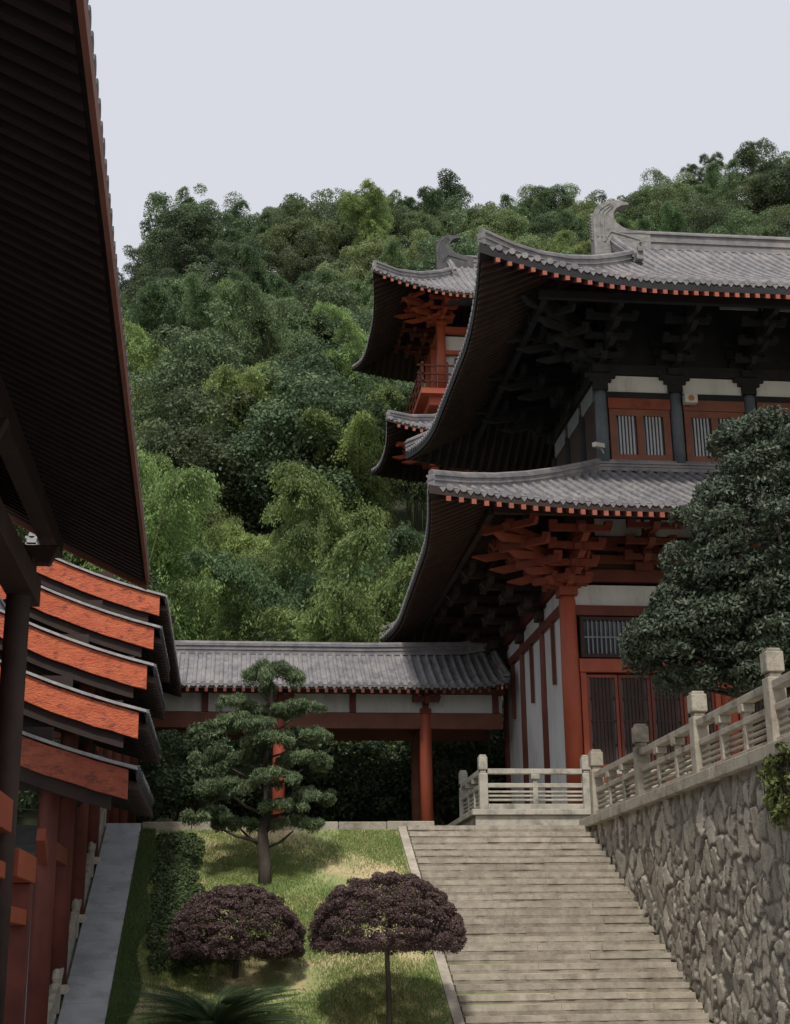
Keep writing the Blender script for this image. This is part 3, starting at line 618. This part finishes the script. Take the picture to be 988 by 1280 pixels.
boxes('balcony_rail',m_red,nh,[(-2.9,-2.66,14.2,18.5,1.55,1.95),(-2.86,-2.7,14.2,18.5,1.0,1.2),(-2.95,-2.6,18.9,20.6,1.05,1.4),(-2.9,-2.65,18.9,20.4,.5,.7)],.012)
boxes('porch_post',m_reddark,nh,[(-2.9,-2.62,20.3,20.5,-1.6,1.04),(-3.2,-2.95,17.4,17.6,-1.6,1.5)],.01)

# ---------------------------------------------------------------- trees
def tree_kids(root,kind,H,Wd,seed,mat,n=24000,leaf=.17):
    global rng; rng=np.random.default_rng(seed); random.seed(seed)
    cz=H*.60; rz=H*.42; rx=Wd/2; cl=[]
    for i in range(52):
        d=unit(rng.normal(size=(1,3)))[0]; rr=rng.uniform(.3,.92)
        p=(d[0]*rx*rr,d[1]*rx*rr,cz+d[2]*rz*rr)
        q=rng.uniform(.12,.29)*Wd*.62; cl.append((*p,q,q,q*.85))
    b=MB(); b.tube([(0,0,-.8),(.05,0,H*.25),(.0,.1,H*.5),(0,0,H*.8)],[H*.022,H*.017,H*.012,H*.004],8)
    for c in cl[::3]: b.tube([(0,0,H*.32),(c[0]*.5,c[1]*.5,H*.36+(c[2]-H*.36)*.6),(c[0],c[1],c[2])],[H*.009,H*.006,H*.002],5)
    t=b.obj('trunk',m_bark,None,smooth=True); t.parent=root
    l=leaf_obj('crown',*blob(cl,n,leaf,leaf*.62,var=.3,rlo=.65),mat,root); return [t,l]
def bamboo_kids(root,H,seed,mat,leaf=.165,nc=7):
    global rng; rng=np.random.default_rng(seed); random.seed(seed)
    P=[];A=[];S=[]; b=MB()
    for j in range(nc):
        az=rng.uniform(0,2*math.pi); dr=np.array([math.cos(az),math.sin(az),0]); base=np.array([rng.uniform(-.9,.9),rng.uniform(-.9,.9),0]); h=H*rng.uniform(.62,1.08); bend=rng.uniform(.14,.34)*H; cs=rng.uniform(.72,1.28)
        f=lambda t:base+dr*(bend*t**2.8)+np.array([0,0,h*(t-.24*t**5)])
        b.tube([tuple(f(t)-np.array([0,0,.6*(t==0)])) for t in (0,.25,.5,.75,.92,1)],[.055,.05,.045,.03,.015,.006],6)
        for m in range(50):
            t=.25+.75*(m/49)**.85; c=f(t); a2=rng.uniform(0,2*math.pi); d2=np.array([math.cos(a2),math.sin(a2),0])
            Lb=(1.45*(1-t)**.55+.38)*rng.uniform(.7,1.2)*H/11; sh=cs*rng.uniform(.78,1.22)
            k=115; s=rng.random(k)**.65
            pp=c+d2*(Lb*s)[:,None]+np.array([0,0,1.])*((.5*s-1.1*s*s)*Lb)[:,None]+rng.normal(size=(k,3))*.10*H/11
            P.append(pp); A.append(d2*.5+np.array([0,0,-.8])+rng.normal(size=(k,3))*.45); S.append(sh*rng.uniform(.75,1.25,k)*(.8+.4*s))
    P=np.vstack(P);A=unit(np.vstack(A));S=np.concatenate(S); B=unit(np.cross(A,rng.normal(size=A.shape))); s=rng.uniform(.7,1.3,len(P))
    t=b.obj('culms',m_culm,None,smooth=True); t.parent=root
    l=leaf_obj('foliage',P,A,B,leaf*s,leaf*.32*s,S,mat,root); return [t,l]
protos={}
def proto(key,fn,label,name,cat):
    e=thing(name,(0,0,0),label,cat,'trees covering the hillside'); protos[key]=[e,fn(e),False]
for i in range(5): proto(('b',i),lambda e,i=i:tree_kids(e,'b',[11,10,12,9.5,11][i],[8.5,7.4,7.6,8.2,6.6][i],100+i,l_broad),'dark green broadleaf tree on the wooded hillside','broadleaf_tree','tree')
for i in range(4): proto(('l',i),lambda e,i=i:tree_kids(e,'l',[9.5,8.6,10,9][i],[8.4,7.6,7.2,8][i],200+i,l_broad2),'light green broadleaf tree on the wooded hillside','broadleaf_tree','tree')
for i in range(5): proto(('y',i),lambda e,i=i:bamboo_kids(e,13,300+i,l_bamboo),'feathery yellow-green bamboo clump arching on the hillside','bamboo_clump','bamboo')
for i in range(3): proto(('d',i),lambda e,i=i:bamboo_kids(e,12,400+i,l_bamboo2),'deep green bamboo clump on the hillside','bamboo_clump','bamboo')
random.seed(11)
def plant(key,x,y,rot,sc):
    e,k,used=protos[key]; loc=(x,y,hill(x,y)-.3)
    if not used: e.location=loc; e.rotation_euler=(0,0,rot); e.scale=(sc,)*3; protos[key][2]=True
    else: copy_thing(e,k,loc,rot,sc)
cnt=0
for i,(x_,y_,s_,kk) in enumerate(((4.6,49.5,1.0,'y'),(6.0,51.0,1.0,'d'),(4.6,52.5,1.02,'d'),(7.4,52.5,.9,'d'),(3.2,51.0,1.0,'d'),(4.4,55.0,1.05,'y'),(8.6,49.5,.9,'d'))):
    plant((kk,i%3),x_,y_,i*1.3,s_); cnt+=1
y=48.
while y<141:
    stp=4.1 if y<70 else (5.0 if y<100 else (5.4 if y<124 else 4.3))
    x0=-.115*y-5; x1=.20*y if y<84 else .47*y+2
    if y>84: x0=-.115*y-3
    x=x0+random.uniform(0,stp)
    while x<x1:
        u=x/y; px=x+random.uniform(-1.2,1.2); py=y+random.uniform(-1.4,1.4)
        hidden=(u>.19 and y<104)
        if not(4.0<px<21.5 and 52<py<67.5) and not hidden and cnt<290:
            r=random.random()
            if y<56: kind='y' if r<.25 else ('d' if r<.75 else 'b')
            elif y<70: kind='y' if r<.62 else ('d' if r<.82 else 'b')
            elif y<92: kind='y' if (r<.42 and u<.0) or r<.12 else ('b' if r<.60 else ('l' if r<.78 else 'd'))
            elif u<.09: kind='b' if r<.66 else ('l' if r<.9 else 'd')
            else: kind='l' if r<.42 else ('b' if r<.66 else ('y' if r<.78 else 'd'))
            idx=random.randrange({'b':5,'l':4,'y':5,'d':3}[kind])
            sc=random.uniform(.72,1.2)
            if y>100: sc*=.90
            if y<60 and kind=='b': sc*=.75
            if py>126: sc=max(sc,.75)
            if py>126 and kind in 'y': sc*=.72
            plant((kind,idx),px,py,random.uniform(0,6.28),sc); cnt+=1
        x+=stp*random.uniform(.8,1.2)*1.08
    y+=stp*.95
for k,(e,kids,used) in protos.items():
    if not used:
        for q in kids: bpy.data.objects.remove(q)
        bpy.data.objects.remove(e)
sh0=thing('shrub',(0,46,2.6),'dense dark green shrub growing behind the covered walkway','shrub','shrubs behind the walkway')
sk=tree_kids(sh0,'s',4.4,4.2,77,l_broad,9000,.15)
for x,y_,s in ((-2.6,45.6,1.0),(2.6,46.2,1.05),(4.6,45.8,.9),(7,46.5,1.1),(9,47,1.2),(-5,46,1.2),(-.9,37.2,.7),(0.4,47,1.25)):
    copy_thing(sh0,sk,(x,y_,2.55),random.uniform(0,6),s)

# evergreen tree on right terrace
rng=np.random.default_rng(9); random.seed(9)
t=thing('evergreen_tree',(10.4,25,2.6),'dense dark evergreen tree with broad rounded crown behind the stone balustrade','tree')
cl=[]
for i in range(240):
    d=unit(rng.normal(size=(1,3)))[0]; rr=rng.uniform(.55,.90)
    q=rng.uniform(.22,.46); wx=2.6*(1-.15*max(0,d[2]))
    cl.append((d[0]*wx*rr,d[1]*2.4*rr,4.7+d[2]*3.0*rr,q,q,q*.8))
for c0,R_,n_ in (((-2.3,0,2.75),1.1,50),((-1.75,.1,3.5),1.15,36),((-1.0,-.3,2.4),.9,22)):
    for i in range(n_):
        d=unit(rng.normal(size=(1,3)))[0]; q=rng.uniform(.2,.38); cl.append((c0[0]+d[0]*R_*.75,c0[1]+d[1]*R_*.75,c0[2]+d[2]*R_*.6,q,q,q*.8))
cl+= [(0,0,4.6,1.9,1.8,2.3),(0,0,3.2,1.7,1.5,1.1),(-1.7,0,3.1,.8,.8,.8)]
P,A,B,Ln,Wd,S=blob(cl,130000,.10,.045,up=.25,rnd=.75,var=.28)
leaf_obj('crown',P,A,B,Ln,Wd,S,l_dark,t)
b=MB(); b.tube([(0,0,-.1),(.03,0,1),(0,.05,2.2),(0,0,4.5)],[.17,.14,.12,.04],10)
for c in cl[::12]: b.tube([(0,0,1.5),(c[0]*.5,c[1]*.5,1.5+(c[2]-1.5)*.6),c[:3]],[.07,.045,.012],6)
o=b.obj('trunk',m_bark,None,smooth=True); o.parent=t

# cloud pruned pine
zb=hill(.8,27.6)
t=thing('pine_tree',(.68,27.6,zb),'cloud-pruned pine tree with layered foliage pads on the lawn','tree')
pads=[(0.1,0,3.62,.74,.44),(-.60,.1,3.22,.48,.23),(.60,-.1,3.10,.55,.24),(-.50,-.2,2.76,.72,.28),(.70,.15,2.62,.62,.25),(-.80,.1,2.16,.70,.28),(.76,-.15,2.08,.66,.25),(0,-.4,2.44,.56,.23),(.1,-.45,1.74,.58,.24),(-1.10,0,1.06,.64,.27),(-.74,-.3,1.58,.62,.25),(.58,.1,.95,.58,.23),(.90,.2,1.50,.50,.21),(0,.5,3.08,.55,.23),(-.2,.55,1.95,.58,.23),(-.5,.4,1.0,.50,.2),(.3,-.3,1.25,.5,.2)]
cl=[]
for (x,yy,z,rx,rz) in pads:
    for i in range(20):
        a=random.uniform(0,6.28); r=rx*math.sqrt(random.random())*.88
        q=rx*random.uniform(.15,.27); cl.append((x+r*math.cos(a),yy+r*math.sin(a)*.8,z+rz*.8*(1-(r/rx)**2)+random.uniform(-.05,.05),q,q,rz*.42))
P,A,B,Ln,Wd,S=blob(cl,120000,.09,.016,low=.3,rlo=.4,var=.32)
A=unit(rng.normal(size=A.shape)*.7+np.array([0,0,.8])); B=unit(np.cross(A,rng.normal(size=A.shape)))
leaf_obj('crown',P,A,B,Ln,Wd,S,l_pine,t)
b=MB(); b.tube([(0,0,-.2),(.0,0,.3),(-.05,0,.9),(.04,.03,1.5),(-.03,0,2.2),(.05,0,2.9),(.08,0,3.6)],[.145,.115,.10,.085,.065,.045,.025],10)
for (x,yy,z,rx,rz) in pads: b.tube([(0,0,z-.35),(x*.5,yy*.5,z-.22),(x*.9,yy*.9,z-.02)],[.040,.030,.016],6)
o=b.obj('trunk',m_bark,None,smooth=True); o.parent=t

def bush(name,x,y,zc,rx,rz,label,n=130000):
    z=hill(x,y); t=thing(name,(x,y,z),label,'bush'); cl=[]
    for i in range(420):
        d=unit(rng.normal(size=(1,3)))[0]; d[2]=abs(d[2])*1.15-.18; d/=np.linalg.norm(d)
        q=rng.uniform(.055,.10)*rx; k_=rng.uniform(.90,.98); cl.append((d[0]*rx*k_,d[1]*rx*k_,zc-z+d[2]*rz*k_,q,q,q*.8))
    for i in range(60):
        a=random.uniform(0,6.28); r=rx*.9*math.sqrt(random.random()); cl.append((r*math.cos(a),r*math.sin(a),zc-z-.08+random.uniform(-.05,.05),.14,.14,.1))
    cl.append((0,0,zc-z+.05,rx*.88,rx*.88,rz*.84))
    P,A,B,Ln,Wd,S=blob(cl,n,.031,.020,up=.3,var=.25,low=.5)
    k=P[:,2]>zc-z-.24; leaf_obj('crown',P[k],A[k],B[k],Ln[k],Wd[k],S[k],l_purple,t)
    b=MB(); b.tube([(0,0,-.1),(.02,0,.35),(-.01,0,zc-z-.1),(0,0,zc-z+.2)],[.05,.042,.036,.02],8)
    o=b.obj('trunk',m_bark,None,smooth=True); o.parent=t
bush('purple_bush',2.42,22.6,.32,1.15,.95,'rounded brown-purple bush on a slim trunk on the lawn')
bush('purple_bush',.15,24.3,.26,1.08,.93,'low rounded brown-purple bush beside a spiky cycad')

# cycad
t=thing('cycad',(-.15,22.5,hill(0,22.5)-.12),'spiky green cycad with arching feather fronds on the lawn','plant')
P=[];A=[];B=[];LL=[];S=[]; b=MB()
for i in range(90):
    az=random.uniform(0,6.28); el=random.uniform(.2,1.4); ln=random.uniform(1.2,1.65); d=np.array([math.cos(az),math.sin(az),0]); pts=[]
    for j in range(31):
        s=j/30; pts.append(np.array([0,0,.22])+d*(ln*s*math.cos(el*(1-.45*s)))+np.array([0,0,ln*(s*math.sin(el)*.8-.32*s*s)]))
    b.tube([tuple(p) for p in pts[::5]],[.012,.011,.010,.008,.006,.005,.003],5)
    for j in range(3,31):
        tg=pts[j]-pts[j-1]; tg/=np.linalg.norm(tg); sd=np.cross(tg,[0,0,1]); sd/=np.linalg.norm(sd)+1e-6
        l=.16*math.sin(math.pi*(.15+.8*j/31))+.03
        for sg in (-1,1):
            a=sd*sg+tg*.6+np.array([0,0,.25]); a/=np.linalg.norm(a)
            for off_ in (0,.5):
                P.append(pts[j]+tg*off_*.04+a*l/2); A.append(a); B.append(np.cross(a,[0,0,1])); LL.append(l); S.append(random.uniform(.7,1.3))
leaf_obj('fronds',np.array(P),np.array(A),unit(np.array(B)),np.array(LL),np.full(len(P),.016),S,l_cycad,t)
o=b.obj('midribs',l_cycad,None,shade=True); o.parent=t
b=MB(); b.tube([(0,0,-.1),(0,0,.28)],[.12,.09],10); o=b.obj('stem',m_bark,None); o.parent=t

# hedge
t=thing('hedge',(-.95,27,hill(0,27)),'low loosely clipped dark green hedge running up the lawn edge','hedge'); cl=[]
for i in range(330):
    y=random.uniform(24.4,29.5); x=-.92+random.uniform(-.40,.40)+.06*(27-y)*.5+.05*math.sin(y*3.1); cl.append((x+.95,y-27,hill(0,y)-hill(0,27)+.03*(1-abs(x+.95)*.9)+random.uniform(-.04,.05),.11,.11,.10))
leaf_obj('foliage',*blob(cl,36000,.05,.034,var=.35),l_hedge,t)
b=MB()
for i in range(40):
    y=24.8+4.5*i/40; x=random.uniform(-.3,.3); z=hill(0,y)-hill(0,27); b.tube([(x,y-27,z-.1),(x,y-27,z+.1)],[.012,.006],5)
o=b.obj('stems',m_bark,None); o.parent=t

# grass and ground cover
n=130000; X=rng.uniform(-1.74,3.42,n); Y=rng.uniform(22,29.88,n)
dens=np.sin(X*2.1+Y*.9)+np.sin(Y*2.3-X*1.1)+np.sin(X*5.3+1)*np.sin(Y*4.1)*.6+rng.normal(size=n)*.7
k=dens>-.55; X=X[k];Y=Y[k]; Z=-1.6+(Y-21.5)*(4.2/8.5)-.01; n=len(X)
P=np.stack([X,Y,Z+.02],1); A=unit(rng.normal(size=(n,3))*.5+np.array([0,0,1.])); B=unit(np.cross(A,rng.normal(size=(n,3))))
o=leaf_obj('grass',P,A,B,rng.uniform(.04,.10,n),np.full(n,.011),rng.uniform(.7,1.35,n),l_grass); o['kind']='stuff'; o['label']='short patchy grass on the sloping lawn'; o['category']='grass'
n=26000; Y=rng.uniform(22,29.8,n); X=-1.73+rng.random(n)**1.3*(.34+.08*np.sin(Y*2.7)); Z=-1.6+(Y-21.5)*(4.2/8.5)
P=np.stack([X,Y,Z+.05],1); A=unit(rng.normal(size=(n,3))*.6+np.array([0.1,0,1.])); B=unit(np.cross(A,rng.normal(size=(n,3))))
o=leaf_obj('ground_cover',P,A,B,rng.uniform(.08,.20,n),np.full(n,.014),rng.uniform(.6,1.3,n),l_cover); o['kind']='stuff'; o['label']='strip of long grassy ground cover beside the stone path'; o['category']='grass'

# vine on wall
t=thing('creeping_vine',(7.4,18.9,2.6),'creeping vine hanging over the coping of the rubble wall','vine'); cl=[]
for i in range(26): 
    s=random.random(); cl.append((random.uniform(-.12,.15),random.uniform(-.7,.5)*(1-.4*s),.15-1.1*s,.13,.16,.13))
leaf_obj('foliage',*blob(cl,2600,.07,.05,var=.4),l_vine,t)
b=MB()
for i in range(7):
    y=random.uniform(-.6,.4); b.tube([(.1,y,.2),(-.06,y,.1),(-.1,y+.1,-.4),(-.1,y,-.9)],[.012,.01,.008,.004],5)
o=b.obj('stems',m_bark,None); o.parent=t

for ob in bpy.data.objects:
    if '_o' in ob: del ob['_o']

# ---------------------------------------------------------------- light
el=math.radians(54); az=math.radians(192)
w=bpy.data.worlds.new('World'); scene.world=w; w.use_nodes=True; nt=w.node_tree; nt.nodes.clear(); L=nt.links.new
sky=N(nt,'ShaderNodeTexSky',sky_type='NISHITA'); sky.sun_disc=False; sky.sun_elevation=el; sky.sun_rotation=az; sky.dust_density=4; sky.air_density=1
mx=N(nt,'ShaderNodeMix',data_type='RGBA'); mx.inputs[0].default_value=.86; L(sky.outputs[0],mx.inputs[6]); mx.inputs[7].default_value=(7.8,7.95,8.5,1)
bg=N(nt,'ShaderNodeBackground'); bg.inputs[1].default_value=.1; L(mx.outputs[2],bg.inputs[0])
o=N(nt,'ShaderNodeOutputWorld'); L(bg.outputs[0],o.inputs[0])
sl=bpy.data.lights.new('sun','SUN'); sl.energy=2.9; sl.angle=math.radians(7); sl.color=(1,.94,.85); so=bpy.data.objects.new('sun',sl); COL.objects.link(so)
sd=Vector((math.sin(az)*math.cos(el),math.cos(az)*math.cos(el),math.sin(el))); so.rotation_euler=(-sd).to_track_quat('-Z','Y').to_euler(); so.location=(20,-30,50)

# ---------------------------------------------------------------- camera
cam=bpy.data.cameras.new('camera'); cam.sensor_fit='HORIZONTAL'; cam.sensor_width=36; cam.lens=36*1800/988; cam.clip_end=2000; cam.clip_start=.1
co=bpy.data.objects.new('camera',cam); COL.objects.link(co)
co.matrix_world=Matrix.Rotation(math.radians(-6.6),4,'Z')@Matrix.Rotation(math.radians(90+17.3),4,'X')@Matrix.Rotation(-.012,4,'Z')
scene.camera=co
scene.view_settings.view_transform='Standard'; scene.view_settings.look='None'; scene.view_settings.exposure=0
